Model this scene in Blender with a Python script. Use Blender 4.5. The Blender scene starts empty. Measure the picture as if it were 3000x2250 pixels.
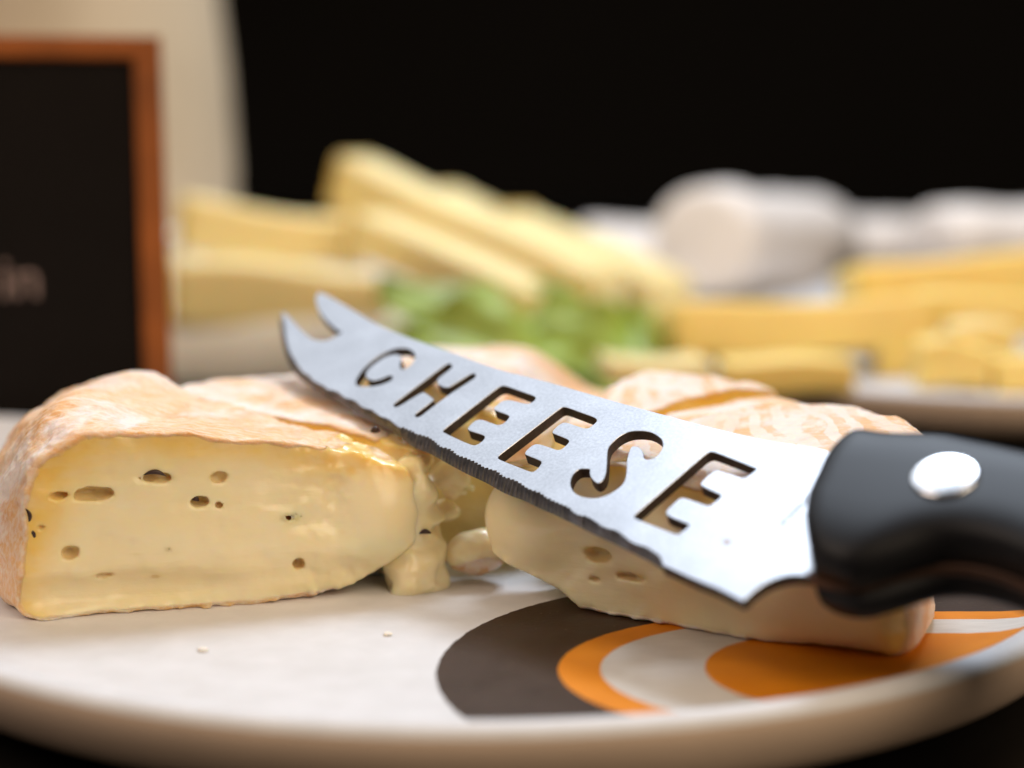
import bpy, bmesh, math, random
import numpy as np
from mathutils import Vector, Matrix, Euler

SC = 0.01          # all numbers below are centimetres; the scene is in metres
scene = bpy.context.scene
R = math.radians

# ---------------------------------------------------------------- camera
CAM_H, PITCH = 9.0, 8.8
cam_d = bpy.data.cameras.new('camera')
cam = bpy.data.objects.new('camera', cam_d)
scene.collection.objects.link(cam)
scene.camera = cam
cam.location = (0, 0, CAM_H * SC)
cam.rotation_euler = (R(90 - PITCH), 0, 0)
cam_d.lens = 60.0
cam_d.sensor_width = 36.0
cam_d.clip_start = 0.01
cam_d.clip_end = 20.0
cam_d.dof.use_dof = True
cam_d.dof.focus_distance = 0.315
cam_d.dof.aperture_fstop = 5.7
cam_d.dof.aperture_blades = 0

# ---------------------------------------------------------------- world and lamps
world = bpy.data.worlds.new('World')
scene.world = world
world.use_nodes = True
bg = world.node_tree.nodes['Background']
bg.inputs[0].default_value = (0.9, 0.62, 0.42, 1)
bg.inputs[1].default_value = 0.02

def area(name, loc, target, size, power, col, sy=None):
    d = bpy.data.lights.new(name, 'AREA')
    d.energy = power; d.color = col
    d.shape = 'RECTANGLE'; d.size = size * SC; d.size_y = (sy or size) * SC
    o = bpy.data.objects.new(name, d)
    scene.collection.objects.link(o)
    o.location = Vector(loc) * SC
    o.rotation_euler = (Vector(target) - Vector(loc)).to_track_quat('-Z', 'Y').to_euler()
    return o

area('key_lamp_overhead_behind', (15, 84, 86), (0, 32, 1), 34, 8.6, (.76, .86, 1.0))
area('soft_panel_behind', (-30, 118, 108), (0, 32, 2), 150, 8.2, (.86, .92, 1.0), 120)
area('warm_lamp_front_right', (75, -50, 82), (-2, 34, 1), 105, 14.5, (1.0, .80, .58))
area('added_fill_left', (-72, 5, 70), (-8, 62, 1), 50, 4.5, (1.0, .80, .66))  # added fill that brightens the left background, stands for no real lamp

scene.view_settings.view_transform = 'Standard'
scene.view_settings.look = 'None'
scene.view_settings.exposure = -0.07
scene.view_settings.gamma = 1.0
scene.cycles.max_bounces = 8
scene.cycles.use_denoising = True

# ---------------------------------------------------------------- helpers
def link(name, mesh, mat=None, parent=None, loc=None, rot=None):
    o = bpy.data.objects.new(name, mesh)
    scene.collection.objects.link(o)
    if mat is not None:
        if not isinstance(mat, (list, tuple)): mat = [mat]
        if not len(mesh.materials):
            for m in mat: mesh.materials.append(m)
    if parent is not None: o.parent = parent
    if loc is not None: o.location = Vector(loc) * SC
    if rot is not None: o.rotation_euler = rot
    return o

def thing(name, label, cat, loc=(0, 0, 0), rot=(0, 0, 0), group=None):
    o = bpy.data.objects.new(name, None)
    scene.collection.objects.link(o)
    o.empty_display_size = 0.01
    o.location = Vector(loc) * SC; o.rotation_euler = rot
    o['label'] = label; o['category'] = cat
    if group: o['group'] = group
    return o

def tag(o, label, cat, group=None):
    o['label'] = label; o['category'] = cat
    if group: o['group'] = group
    return o

def mesh_np(name, V, faces, smooth=True, scale=SC):
    me = bpy.data.meshes.new(name)
    V = np.asarray(V, np.float64) * scale
    if isinstance(faces, np.ndarray):
        nf, k = faces.shape
        me.vertices.add(len(V)); me.vertices.foreach_set('co', V.astype(np.float32).ravel())
        me.loops.add(nf * k); me.loops.foreach_set('vertex_index', faces.astype(np.int32).ravel())
        me.polygons.add(nf)
        me.polygons.foreach_set('loop_start', (np.arange(nf) * k).astype(np.int32))
        me.update(calc_edges=True)
    else:
        me.from_pydata(V.tolist(), [], faces); me.update()
    if smooth: me.polygons.foreach_set('use_smooth', np.ones(len(me.polygons), bool))
    me.validate()
    return me

def fix_normals(me):
    bm = bmesh.new(); bm.from_mesh(me)
    bmesh.ops.recalc_face_normals(bm, faces=bm.faces)
    bm.to_mesh(me); bm.free(); return me

def grid_faces(nu, nv, wrap_u=False, wrap_v=False):
    F = []
    for i in range(nu if wrap_u else nu - 1):
        for j in range(nv if wrap_v else nv - 1):
            a, b = i, (i + 1) % nu; c, d = j, (j + 1) % nv
            F.append((a * nv + c, b * nv + c, b * nv + d, a * nv + d))
    return F

# --- node helpers
def new_mat(name):
    m = bpy.data.materials.new(name); m.use_nodes = True
    nt = m.node_tree; return m, nt, nt.nodes['Principled BSDF']
def N(nt, t, **kw):
    n = nt.nodes.new(t)
    for k, v in kw.items():
        if k.startswith('i_'): n.inputs[k[2:].replace('_', ' ')].default_value = v
        else: setattr(n, k, v)
    return n
def coords(nt, scale=(1, 1, 1)):
    tc = N(nt, 'ShaderNodeTexCoord'); mp = N(nt, 'ShaderNodeMapping')
    mp.inputs['Scale'].default_value = scale
    nt.links.new(tc.outputs['Object'], mp.inputs['Vector']); return mp.outputs['Vector']
def noise(nt, vec, scale, detail=4, rough=.55, dist=0.0):
    n = N(nt, 'ShaderNodeTexNoise'); n.inputs['Scale'].default_value = scale
    n.inputs['Detail'].default_value = detail; n.inputs['Roughness'].default_value = rough
    n.inputs['Distortion'].default_value = dist
    nt.links.new(vec, n.inputs['Vector']); return n.outputs['Fac']
def ramp(nt, fac, stops, interp='LINEAR'):
    r = N(nt, 'ShaderNodeValToRGB'); r.color_ramp.interpolation = interp
    el = r.color_ramp.elements
    while len(el) < len(stops): el.new(0.5)
    for e, (p, c) in zip(el, stops):
        e.position = p; e.color = (c[0], c[1], c[2], 1) if hasattr(c, '__len__') else (c, c, c, 1)
    nt.links.new(fac, r.inputs['Fac']); return r.outputs['Color']
def mix(nt, fac, a, b, blend='MIX'):
    m = N(nt, 'ShaderNodeMix'); m.data_type = 'RGBA'; m.blend_type = blend
    for s, v in ((0, fac), (6, a), (7, b)):
        if hasattr(v, 'is_linked') or isinstance(v, bpy.types.NodeSocket): nt.links.new(v, m.inputs[s])
        elif s == 0: m.inputs[0].default_value = v
        else: m.inputs[s].default_value = (v[0], v[1], v[2], 1)
    return m.outputs[2]
def math_n(nt, op, a, b=None, clamp=False):
    m = N(nt, 'ShaderNodeMath'); m.operation = op; m.use_clamp = clamp
    for i, v in enumerate((a, b)):
        if v is None: continue
        if isinstance(v, bpy.types.NodeSocket): nt.links.new(v, m.inputs[i])
        else: m.inputs[i].default_value = v
    return m.outputs[0]
def bump(nt, bs, h, strength, dist):
    b = N(nt, 'ShaderNodeBump'); b.inputs['Strength'].default_value = strength
    b.inputs['Distance'].default_value = dist
    nt.links.new(h, b.inputs['Height']); nt.links.new(b.outputs['Normal'], bs.inputs['Normal'])

# ---------------------------------------------------------------- materials
def simple(name, col, rough=.5, spec=.5, metal=0, nscale=60, namp=.08, b=0.0, bd=.0004, sss=0, srad=(.004, .002, .001)):
    m, nt, bs = new_mat(name)
    v = coords(nt); n = noise(nt, v, nscale, 5)
    c = np.array(col)
    nt.links.new(ramp(nt, n, [(.3, c * (1 - namp)), (.7, np.minimum(c * (1 + namp), 1))]), bs.inputs['Base Color'])
    bs.inputs['Roughness'].default_value = rough; bs.inputs['Specular IOR Level'].default_value = spec
    bs.inputs['Metallic'].default_value = metal
    if sss:
        bs.inputs['Subsurface Weight'].default_value = sss
        bs.inputs['Subsurface Radius'].default_value = (1, .5, .22); bs.inputs['Subsurface Scale'].default_value = srad[0]
    if b: bump(nt, bs, noise(nt, v, nscale * 4, 6), b, bd)
    return m

def cheese_material(name, stripes=0.0, mould=0.5, core=(.91, .77, .47), core2=(.93, .82, .55)):
    """soft washed-rind cheese: attribute rd = centimetres below the rind"""
    m, nt, bs = new_mat(name)
    at = N(nt, 'ShaderNodeAttribute'); at.attribute_name = 'rd'; rd = at.outputs['Fac']
    at2 = N(nt, 'ShaderNodeAttribute'); at2.attribute_name = 'td'; td = at2.outputs['Fac']
    v = coords(nt)
    n1 = noise(nt, v, 70, 6, .65, .6); n2 = noise(nt, v, 260, 6, .7); n3 = noise(nt, v, 28, 3)
    vs = coords(nt, (60, 260, 120)); ns = noise(nt, vs, 6, 5, .6, .3)
    # rind colour: peach and orange with whitish bloom and tan specks
    base = ramp(nt, n1, [(.30, (.66, .27, .075)), (.46, (.80, .43, .17)), (.60, (.86, .50, .24)), (.74, (.87, .65, .46))])
    base = mix(nt, math_n(nt, 'MULTIPLY', ramp(nt, ns, [(.42, 0.), (.66, 1.)]), .7), base, (.90, .74, .60))
    bloom = ramp(nt, noise(nt, v, 27, 6, .62, 1.3), [(.55 - .14 * mould, 0.), (.66 - .14 * mould, 1.)])
    base = mix(nt, math_n(nt, 'MULTIPLY', bloom, .85), base, (.88, .78, .72))
    specks = ramp(nt, n2, [(.26, 1.), (.34, 0.)])
    base = mix(nt, math_n(nt, 'MULTIPLY', specks, .5), base, (.38, .24, .09))
    if stripes:
        w = N(nt, 'ShaderNodeTexWave'); w.wave_type = 'BANDS'; w.bands_direction = 'X'
        w.inputs['Scale'].default_value = 55.0; w.inputs['Distortion'].default_value = 6.5
        w.inputs['Detail'].default_value = 3.0; w.inputs['Detail Scale'].default_value = 2.2
        nt.links.new(coords(nt, (1, .35, 1)), w.inputs['Vector'])
        sfac = math_n(nt, 'MULTIPLY', ramp(nt, w.outputs['Fac'], [(.45, 0.), (.62, 1.)]), ramp(nt, noise(nt, v, 95, 6, .7), [(.44, 0.), (.54, 1.)]))
        base = mix(nt, stripes, base, mix(nt, sfac, (.85, .69, .58), (.74, .41, .16)))
    # paste colour by depth below the rind
    rdn = math_n(nt, 'ADD', td, math_n(nt, 'MULTIPLY', math_n(nt, 'SUBTRACT', n3, .5), .35))
    paste = ramp(nt, rdn, [(0.0, (.90, .44, .02)), (.22, (.90, .55, .07)), (.5, (.89, .69, .32)), (.85, core)])
    paste = mix(nt, math_n(nt, 'MULTIPLY', n1, .22), paste, core2)
    tone = noise(nt, v, 38, 4, .6, .5)
    paste = mix(nt, math_n(nt, 'MULTIPLY', ramp(nt, tone, [(.40, 0.), (.70, 1.)]), .30), paste, (.80, .68, .40))
    paste = mix(nt, math_n(nt, 'MULTIPLY', ramp(nt, noise(nt, coords(nt, (1, 1, 1.6)), 60, 4, .55), [(.45, 0.), (.70, 1.)]), .35), paste, (.93, .84, .63))
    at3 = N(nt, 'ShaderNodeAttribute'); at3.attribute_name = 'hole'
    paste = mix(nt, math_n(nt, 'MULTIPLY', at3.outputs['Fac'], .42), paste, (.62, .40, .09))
    isr = ramp(nt, math_n(nt, 'ADD', rd, math_n(nt, 'MULTIPLY', math_n(nt, 'SUBTRACT', n2, .5), .07)), [(.035, 1.), (.085, 0.)])
    nt.links.new(mix(nt, isr, paste, base), bs.inputs['Base Color'])
    rg = N(nt, 'ShaderNodeMix'); rg.data_type = 'FLOAT'
    nt.links.new(isr, rg.inputs[0]); rg.inputs[2].default_value = .25; rg.inputs[3].default_value = .58
    nt.links.new(rg.outputs[0], bs.inputs['Roughness'])
    bs.inputs['Specular IOR Level'].default_value = .45
    bs.inputs['Subsurface Weight'].default_value = .55
    bs.inputs['Subsurface Radius'].default_value = (1.0, .55, .2)
    bs.inputs['Subsurface Scale'].default_value = .0035
    hgt = math_n(nt, 'ADD', math_n(nt, 'MULTIPLY', math_n(nt, 'MULTIPLY', isr, 1.0), math_n(nt, 'ADD', n2, n1)), math_n(nt, 'MULTIPLY', noise(nt, v, 150, 4), .35))
    drag = noise(nt, coords(nt, (1, 1, 7)), 55, 4, .6, .2)
    hgt = math_n(nt, 'ADD', hgt, math_n(nt, 'MULTIPLY', math_n(nt, 'SUBTRACT', 1.0, isr), math_n(nt, 'MULTIPLY', drag, .3)))
    bump(nt, bs, hgt, .85, .0005)
    return m

M = {}
M['cheese'] = cheese_material('washed_rind_cheese', 0, .45)
M['cheese_shaded'] = cheese_material('washed_rind_cheese_shaded', 0, .5, (.74, .56, .22), (.76, .60, .28))  # rear wedge: shade of the gap painted into a darker ochre paste
M['cheese_pale'] = cheese_material('washed_rind_cheese_bloomy', 0, 1.0)
M['cheese_striped'] = cheese_material('washed_rind_cheese_striped', .7, .7)
M['table'] = simple('black_table_top', (.006, .0055, .005), .35, .4, nscale=20)
M['wall'] = simple('black_wall', (.010, .0085, .007), .9, .1, nscale=3)
M['black_plastic'] = simple('black_handle_plastic', (.0045, .0045, .006), .50, .27, nscale=300, b=.12, bd=.0001)
M['copper_wood'] = simple('copper_frame_wood', (.26, .070, .009), .55, .25, nscale=40, namp=.25)
M['board'] = simple('black_board', (.008, .006, .005), .9, .1)
M['board_text'] = simple('pale_lettering', (.24, .17, .15), .7, .1)
M['board_text_red'] = simple('dull_red_lettering', (.035, .012, .010), .7, .2)
M['seed'] = simple('dark_brown_seed', (.035, .012, .006), .4, .5, nscale=400, namp=.4, b=.3)
M['dark_flake'] = simple('dark_flake', (.012, .009, .012), .6, .4)
M['vase'] = simple('beige_glazed_ceramic', (.58, .47, .33), .45, .4, nscale=15)
M['stick_pale'] = simple('pale_yellow_cheese', (.88, .72, .34), .45, .4, nscale=25, namp=.06, sss=.35, srad=(.006,))
M['stick_gold'] = simple('golden_yellow_cheese', (.91, .67, .21), .45, .4, nscale=25, namp=.07, sss=.35, srad=(.006,))
M['stick_rind'] = simple('cheese_rind_band', (.68, .46, .12), .6, .3, nscale=60, namp=.15)
M['white_cheese'] = simple('white_cheese_skin', (.84, .77, .71), .6, .3, nscale=30, namp=.06, b=.3, bd=.001)
M['lettuce'] = simple('lettuce_green', (.27, .36, .06), .45, .4, nscale=50, namp=.45, sss=.2, srad=(.003,))
M['crumb'] = simple('cheese_crumb', (.82, .76, .68), .5, .4, sss=.3, srad=(.002,))
M['etch'] = simple('grey_etching', (.05, .05, .055), .9, 0.0)
M['slab'] = simple('creamy_white_cheese', (.94, .89, .80), .55, .3, nscale=30, namp=.05, sss=.3, srad=(.006,))

# white plate with the printed bands
def plate_material(name, printed):
    m, nt, bs = new_mat(name)
    tc = N(nt, 'ShaderNodeTexCoord'); sp = N(nt, 'ShaderNodeSeparateXYZ')
    nt.links.new(tc.outputs['Object'], sp.inputs[0])
    v = coords(nt); fine = noise(nt, v, 900, 4); mid = noise(nt, v, 130, 5)
    scr = noise(nt, coords(nt, (1, 9, 1)), 160, 5, .6)
    col = ramp(nt, mid, [(.3, (.65, .645, .65)), (.7, (.72, .715, .725))])
    if printed:
        # object origin of the plate is its centre; bands are elongated arches open to the right
        X = math_n(nt, 'MULTIPLY', sp.outputs[0], 100.0); Y = math_n(nt, 'MULTIPLY', sp.outputs[1], 100.0)
        yc = 27.15 - 36.1; xe = 5.5 + .65
        wob = math_n(nt, 'MULTIPLY', math_n(nt, 'SUBTRACT', noise(nt, v, 400, 3), .5), .012)
        def arch(a, b):
            dx = math_n(nt, 'DIVIDE', math_n(nt, 'MAXIMUM', math_n(nt, 'SUBTRACT', xe, X), 0.0), a)
            dy = math_n(nt, 'DIVIDE', math_n(nt, 'SUBTRACT', Y, yc), b)
            e = math_n(nt, 'SQRT', math_n(nt, 'ADD', math_n(nt, 'MULTIPLY', dx, dx), math_n(nt, 'MULTIPLY', dy, dy)))
            return math_n(nt, 'LESS_THAN', math_n(nt, 'ADD', e, wob), 1.0)
        brown = ramp(nt, mid, [(.3, (.036, .018, .009)), (.7, (.052, .028, .015))])
        brown = mix(nt, ramp(nt, fine, [(.66, 0.), (.75, .6)]), brown, (.25, .2, .16))
        orange = ramp(nt, mid, [(.3, (.66, .21, .006)), (.7, (.74, .25, .008))])
        white2 = ramp(nt, scr, [(.3, (.56, .53, .49)), (.7, (.70, .67, .63))])
        for (a, b, c) in ((6.75, 5.9, brown), (4.74, 3.45, orange), (4.04, 2.95, white2), (2.3, 2.1, orange)):
            rr = math_n(nt, 'SQRT', math_n(nt, 'ADD', math_n(nt, 'MULTIPLY', X, X), math_n(nt, 'MULTIPLY', Y, Y)))
            col = mix(nt, math_n(nt, 'MULTIPLY', arch(a, b), math_n(nt, 'LESS_THAN', rr, 12.02)), col, c)
    nt.links.new(col, bs.inputs['Base Color'])
    nt.links.new(ramp(nt, mid, [(.2, .40), (.8, .55)]), bs.inputs['Roughness'])
    bs.inputs['Specular IOR Level'].default_value = .16
    bump(nt, bs, math_n(nt, 'ADD', math_n(nt, 'MULTIPLY', scr, .6), fine), .35, .00016)
    return m
M['plate_printed'] = plate_material('printed_white_plate', True)
M['plate'] = plate_material('plain_white_plate', False)
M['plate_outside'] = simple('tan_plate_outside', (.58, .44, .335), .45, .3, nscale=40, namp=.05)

def steel_material():
    m, nt, bs = new_mat('brushed_steel')
    v = coords(nt); n = noise(nt, v, 1700, 3, .7); n2 = noise(nt, coords(nt, (1, 4, 1)), 60, 5)
    c = ramp(nt, n, [(.3, (.46, .47, .50)), (.7, (.62, .63, .66))])
    sm = ramp(nt, noise(nt, v, 45, 4, .6, 1.5), [(.35, .84), (.65, 1.0)])
    c = mix(nt, 1.0, c, sm, 'MULTIPLY')
    vo = N(nt, 'ShaderNodeTexVoronoi'); vo.inputs['Scale'].default_value = 130; nt.links.new(v, vo.inputs['Vector'])
    sp = math_n(nt, 'MULTIPLY', math_n(nt, 'LESS_THAN', vo.outputs['Distance'], .10), math_n(nt, 'GREATER_THAN', noise(nt, v, 70, 2), .60))
    c = mix(nt, math_n(nt, 'MULTIPLY', sp, .7), c, (.25, .13, .08))
    nt.links.new(c, bs.inputs['Base Color'])
    bs.inputs['Metallic'].default_value = 1.0
    nt.links.new(ramp(nt, n2, [(.25, .30), (.75, .42)]), bs.inputs['Roughness'])
    bump(nt, bs, n, .35, .00006)
    return m
M['steel'] = steel_material()
def edge_material():
    m, nt, bs = new_mat('dark_cut_steel_edge')
    v = coords(nt); n = noise(nt, v, 1500, 4, .7)
    nt.links.new(ramp(nt, n, [(.3, (.035, .026, .022)), (.7, (.075, .056, .046))]), bs.inputs['Base Color'])
    bs.inputs['Metallic'].default_value = .35; bs.inputs['Roughness'].default_value = .55
    return m
M['cut_edge'] = edge_material()
M['ground_edge'] = simple('ground_serration_steel', (.16, .16, .175), .38, .5, metal=.8, nscale=900, namp=.25)
M['tang'] = simple('brown_tang_edge', (.10, .055, .038), .45, .4, metal=.4, nscale=200)
M['rivet'] = simple('polished_rivet_steel', (.88, .88, .90), .25, .5, metal=1.0)
SPINE=[(-8.965,1.323),(-8.667,1.334),(-7.654,1.222),(-6.287,1.057),(-5.174,1.047),(-4.153,1.084),(-2.617,1.117),(-1.331,1.268),(0.308,1.407),(1.601,1.54),(2.601,1.649),(3.717,1.815),(4.304,1.973),(4.896,2.076),(5.213,2.181)]
FORK=[(-9.162,0.433),(-9.013,0.412),(-8.621,0.311),(-8.152,0.179),(-7.642,0.058),(-7.305,0.033),(-7.078,0.124),(-6.997,0.314),(-7.012,0.503),(-7.188,0.506),(-7.778,0.649),(-8.316,0.84),(-8.766,1.097)]
FRONT=[(-8.503,0.047),(-7.989,-0.285),(-7.489,-0.552),(-7.081,-0.728)]
TEETH=[(-6.604,-0.903),(-6.3,-0.928),(-5.993,-1.029),(-5.735,-1.007),(-5.454,-1.076),(-5.211,-0.995),(-4.855,-1.098),(-4.576,-1.023),(-4.231,-1.125),(-3.979,-1.06),(-3.678,-1.142),(-3.337,-1.102),(-3.012,-1.201),(-2.81,-1.133),(-2.465,-1.169),(-2.195,-1.111),(-1.96,-1.129),(-1.747,-1.215),(-1.459,-1.156),(-1.187,-1.228),(-0.869,-1.185),(-0.582,-1.21),(-0.372,-1.22),(-0.158,-1.161),(0.067,-1.247),(0.413,-1.18),(0.758,-1.249),(1.098,-1.212),(1.291,-1.263),(1.597,-1.25),(1.788,-1.238),(2.042,-1.321),(2.31,-1.242),(2.547,-1.29),(2.774,-1.322),(2.963,-1.254),(3.225,-1.312),(3.441,-1.364),(3.663,-1.314),(3.87,-1.338),(4.07,-1.365),(4.231,-1.488)]
HEEL=[(4.97,-1.471),(5.366,-1.445),(5.855,-1.457),(5.909,-1.425),(5.901,-1.219),(5.942,-0.982),(6.042,-0.772),(6.205,-0.606),(6.524,-0.455)]
LOW=[(-9.383,0.445),(-8.487,-0.137),(-7.758,-0.556),(-7.346,-0.732),(-6.787,-0.91),(-6.288,-0.987),(-5.736,-1.03),(-5.044,-1.073),(-4.315,-1.159),(-3.722,-1.154),(-3.092,-1.183),(-2.541,-1.289),(-2.01,-1.269),(-1.426,-1.305),(-0.859,-1.33),(-0.345,-1.33),(0.195,-1.364),(0.656,-1.337),(1.147,-1.341),(1.608,-1.335),(2.072,-1.341),(2.335,-1.355),(2.808,-1.356),(3.288,-1.366),(3.762,-1.383),(4.15,-1.423)]
LC=[(-4.692,0.68),(-4.946,0.759),(-5.153,0.727),(-5.312,0.605),(-5.4,0.401),(-5.416,0.14),(-5.356,-0.153),(-5.239,-0.416),(-5.129,-0.574),(-5.023,-0.644),(-4.882,-0.621),(-4.662,-0.527),(-4.52,-0.398),(-4.428,-0.205),(-4.467,-0.095),(-4.577,-0.061),(-4.626,-0.119),(-4.688,-0.289),(-4.812,-0.385),(-5.01,-0.376),(-5.168,-0.276),(-5.259,-0.107),(-5.281,0.133),(-5.256,0.36),(-5.117,0.498),(-5.017,0.516),(-4.885,0.464),(-4.769,0.34),(-4.678,0.242),(-4.536,0.176),(-4.488,0.21),(-4.469,0.342),(-4.551,0.533)]
LH=[(-3.783,0.733),(-3.713,0.798),(-3.602,0.757),(-3.559,0.666),(-3.543,0.284),(-3.409,0.195),(-3.291,0.168),(-3.106,0.181),(-3.079,0.255),(-3.028,0.72),(-2.973,0.795),(-2.88,0.757),(-2.837,0.676),(-2.886,0.086),(-2.881,-0.278),(-2.856,-0.726),(-2.909,-0.776),(-3.011,-0.739),(-3.03,-0.236),(-3.067,-0.188),(-3.472,-0.119),(-3.548,-0.723),(-3.62,-0.759),(-3.708,-0.712)]
LE1=[(-2.043,-0.834),(-2.072,-0.763),(-2.136,0.688),(-2.091,0.77),(-1.973,0.785),(-1.257,0.807),(-1.164,0.779),(-1.132,0.691),(-1.143,0.605),(-1.221,0.556),(-1.592,0.511),(-1.718,0.432),(-1.716,0.238),(-1.68,0.158),(-1.617,0.126),(-1.265,0.142),(-1.186,0.118),(-1.147,0.011),(-1.141,-0.113),(-1.206,-0.171),(-1.331,-0.178),(-1.636,-0.19),(-1.732,-0.27),(-1.701,-0.462),(-1.658,-0.535),(-1.587,-0.562),(-1.206,-0.523),(-1.125,-0.56),(-1.084,-0.678),(-1.105,-0.798),(-1.171,-0.832),(-1.371,-0.843)]
LE2=[(-0.431,-0.857),(-0.46,-0.797),(-0.477,0.698),(-0.469,0.823),(-0.378,0.843),(0.342,0.86),(0.449,0.821),(0.471,0.709),(0.474,0.587),(0.42,0.545),(0.336,0.532),(-0.035,0.513),(-0.122,0.454),(-0.113,0.256),(-0.069,0.155),(0.003,0.146),(0.34,0.152),(0.43,0.123),(0.462,0.033),(0.47,-0.113),(0.423,-0.162),(0.334,-0.169),(-0.029,-0.198),(-0.119,-0.254),(-0.111,-0.447),(-0.059,-0.541),(0.004,-0.553),(0.337,-0.542),(0.422,-0.557),(0.479,-0.675),(0.501,-0.81),(0.449,-0.852),(-0.377,-0.883)]
LS=[(1.963,0.943),(1.779,1.009),(1.564,1.028),(1.381,0.961),(1.231,0.857),(1.166,0.693),(1.176,0.503),(1.22,0.331),(1.351,0.175),(1.534,-0.014),(1.705,-0.206),(1.782,-0.32),(1.816,-0.441),(1.778,-0.501),(1.658,-0.48),(1.528,-0.425),(1.429,-0.353),(1.373,-0.273),(1.297,-0.298),(1.187,-0.363),(1.184,-0.484),(1.272,-0.656),(1.391,-0.779),(1.559,-0.873),(1.735,-0.899),(1.944,-0.861),(2.08,-0.777),(2.175,-0.629),(2.204,-0.461),(2.2,-0.31),(2.13,-0.164),(1.987,0.007),(1.805,0.193),(1.675,0.377),(1.584,0.521),(1.592,0.589),(1.694,0.611),(1.841,0.56),(1.947,0.488),(2.009,0.411),(2.108,0.409),(2.18,0.485),(2.181,0.611),(2.113,0.797)]
LE3=[(2.987,-0.837),(2.964,-0.777),(2.913,1.043),(2.963,1.115),(3.045,1.127),(3.943,1.126),(3.98,1.101),(3.962,0.85),(3.911,0.808),(3.418,0.786),(3.35,0.734),(3.362,0.407),(3.402,0.339),(3.476,0.319),(3.89,0.306),(3.926,0.282),(3.932,0.036),(3.89,-0.016),(3.828,-0.021),(3.385,-0.052),(3.331,-0.117),(3.347,-0.403),(3.389,-0.497),(3.473,-0.538),(3.934,-0.526),(3.97,-0.549),(3.966,-0.778),(3.917,-0.82),(3.03,-0.857)]

# ---------------------------------------------------------------- the table and the dark behind it
def plane(name, x0, x1, y0, y1, z, mat, vertical=False):
    if vertical: V = [(x0, y0, z), (x1, y0, z), (x1, y0, y1), (x0, y0, y1)]
    else: V = [(x0, y0, z), (x1, y0, z), (x1, y1, z), (x0, y1, z)]
    return link(name, mesh_np(name, V, [(0, 1, 2, 3)], False), mat)
TZ = -1.45
t = plane('table', -160, 160, -60, 215, TZ, M['table']); t['kind'] = 'structure'
w = plane('wall', -260, 260, 216, 200, -80, M['wall'], True); w['kind'] = 'structure'

# ---------------------------------------------------------------- plates
def lathe(name, prof, seg=192):
    V = []; 
    for (r, z) in prof:
        for k in range(seg):
            a = 2 * math.pi * k / seg; V.append((r * math.cos(a), r * math.sin(a), z))
    F = grid_faces(len(prof), seg, False, True)
    F.append(tuple(range(seg))[::-1]); F.append(tuple((len(prof) - 1) * seg + k for k in range(seg)))
    return fix_normals(mesh_np(name, V, F))
def plate_profile(Rp, tz=TZ):
    return [(.02, 0), (Rp * .5, 0), (Rp - 1.6, 0.0), (Rp - 1.2, .03), (Rp - .9, .10), (Rp - .62, .24), (Rp - .45, .36), (Rp - .3, .42), (Rp - .15, .41),
          (Rp - .03, .36), (Rp + .04, .24), (Rp + .04, .02), (Rp - .04, -.22), (Rp - .18, -.50), (Rp - .42, -.78), (Rp - .9, -1.0), (Rp - 2.2, -1.12), (Rp - 3.2, -1.18),
          (Rp - 3.6, tz), (Rp - 4.2, tz), (Rp - 4.5, -1.25), (.02, -1.25)]
def lathe2(name, prof, seg=192):
    me = lathe(name, prof, seg)
    for p in me.polygons:
        c = p.center; rr = math.hypot(c.x, c.y)
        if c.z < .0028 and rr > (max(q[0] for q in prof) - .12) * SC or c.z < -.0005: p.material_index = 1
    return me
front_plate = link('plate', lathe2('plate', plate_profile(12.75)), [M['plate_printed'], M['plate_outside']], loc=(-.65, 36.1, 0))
tag(front_plate, 'white round plate with brown and orange printed arches, under the soft cheese wedges', 'plate')
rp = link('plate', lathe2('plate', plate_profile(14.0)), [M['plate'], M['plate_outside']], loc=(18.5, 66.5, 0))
tag(rp, 'pale plate behind at the right, heaped with golden cheese sticks', 'plate')
lp = link('bowl', lathe2('bowl', [(.02, .25), (1.8, .3), (3.2, .7), (5.0, 1.9), (5.12, 2.1), (5.3, 2.2), (5.45, 2.12), (5.5, 1.9), (5.3, 1.5), (4.4, .95), (2.9, .5), (2.6, 0), (2.2, 0), (2.1, .1), (.02, .1)]), M['plate'], loc=(-15.4, 42.2, TZ))
tag(lp, 'small white bowl at the left edge, its rim just showing behind the wedge', 'bowl')
bp = link('plate', lathe2('plate', plate_profile(17.0)), [M['plate'], M['plate_outside']], loc=(1.0, 90, 0))
tag(bp, 'far white plate carrying the white cheese logs', 'plate')

# ---------------------------------------------------------------- numpy fields for the soft cheese
_rng = np.random.RandomState(7)
_lat = _rng.rand(32, 32, 32).astype(np.float32)
def vn(P, f, s=0):
    Q = P * f + np.array([3.7 * s + 11, 5.1 * s + 7, 2.3 * s + 5], np.float32)
    I = np.floor(Q).astype(np.int32); T = (Q - I).astype(np.float32); T = T * T * (3 - 2 * T)
    I0 = I & 31; I1 = (I + 1) & 31
    x0, y0, z0 = I0.T; x1, y1, z1 = I1.T; tx, ty, tz = T.T
    L = _lat
    a = L[x0, y0, z0] * (1 - tx) + L[x1, y0, z0] * tx; b = L[x0, y1, z0] * (1 - tx) + L[x1, y1, z0] * tx
    c = L[x0, y0, z1] * (1 - tx) + L[x1, y0, z1] * tx; d = L[x0, y1, z1] * (1 - tx) + L[x1, y1, z1] * tx
    return ((a * (1 - ty) + b * ty) * (1 - tz) + (c * (1 - ty) + d * ty) * tz) - .5
def fbm(P, f, o=3, s=0):
    r = 0; a = 1.
    for i in range(o): r = r + a * vn(P, f * 2.03 ** i, s + i * 3); a *= .5
    return r
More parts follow.
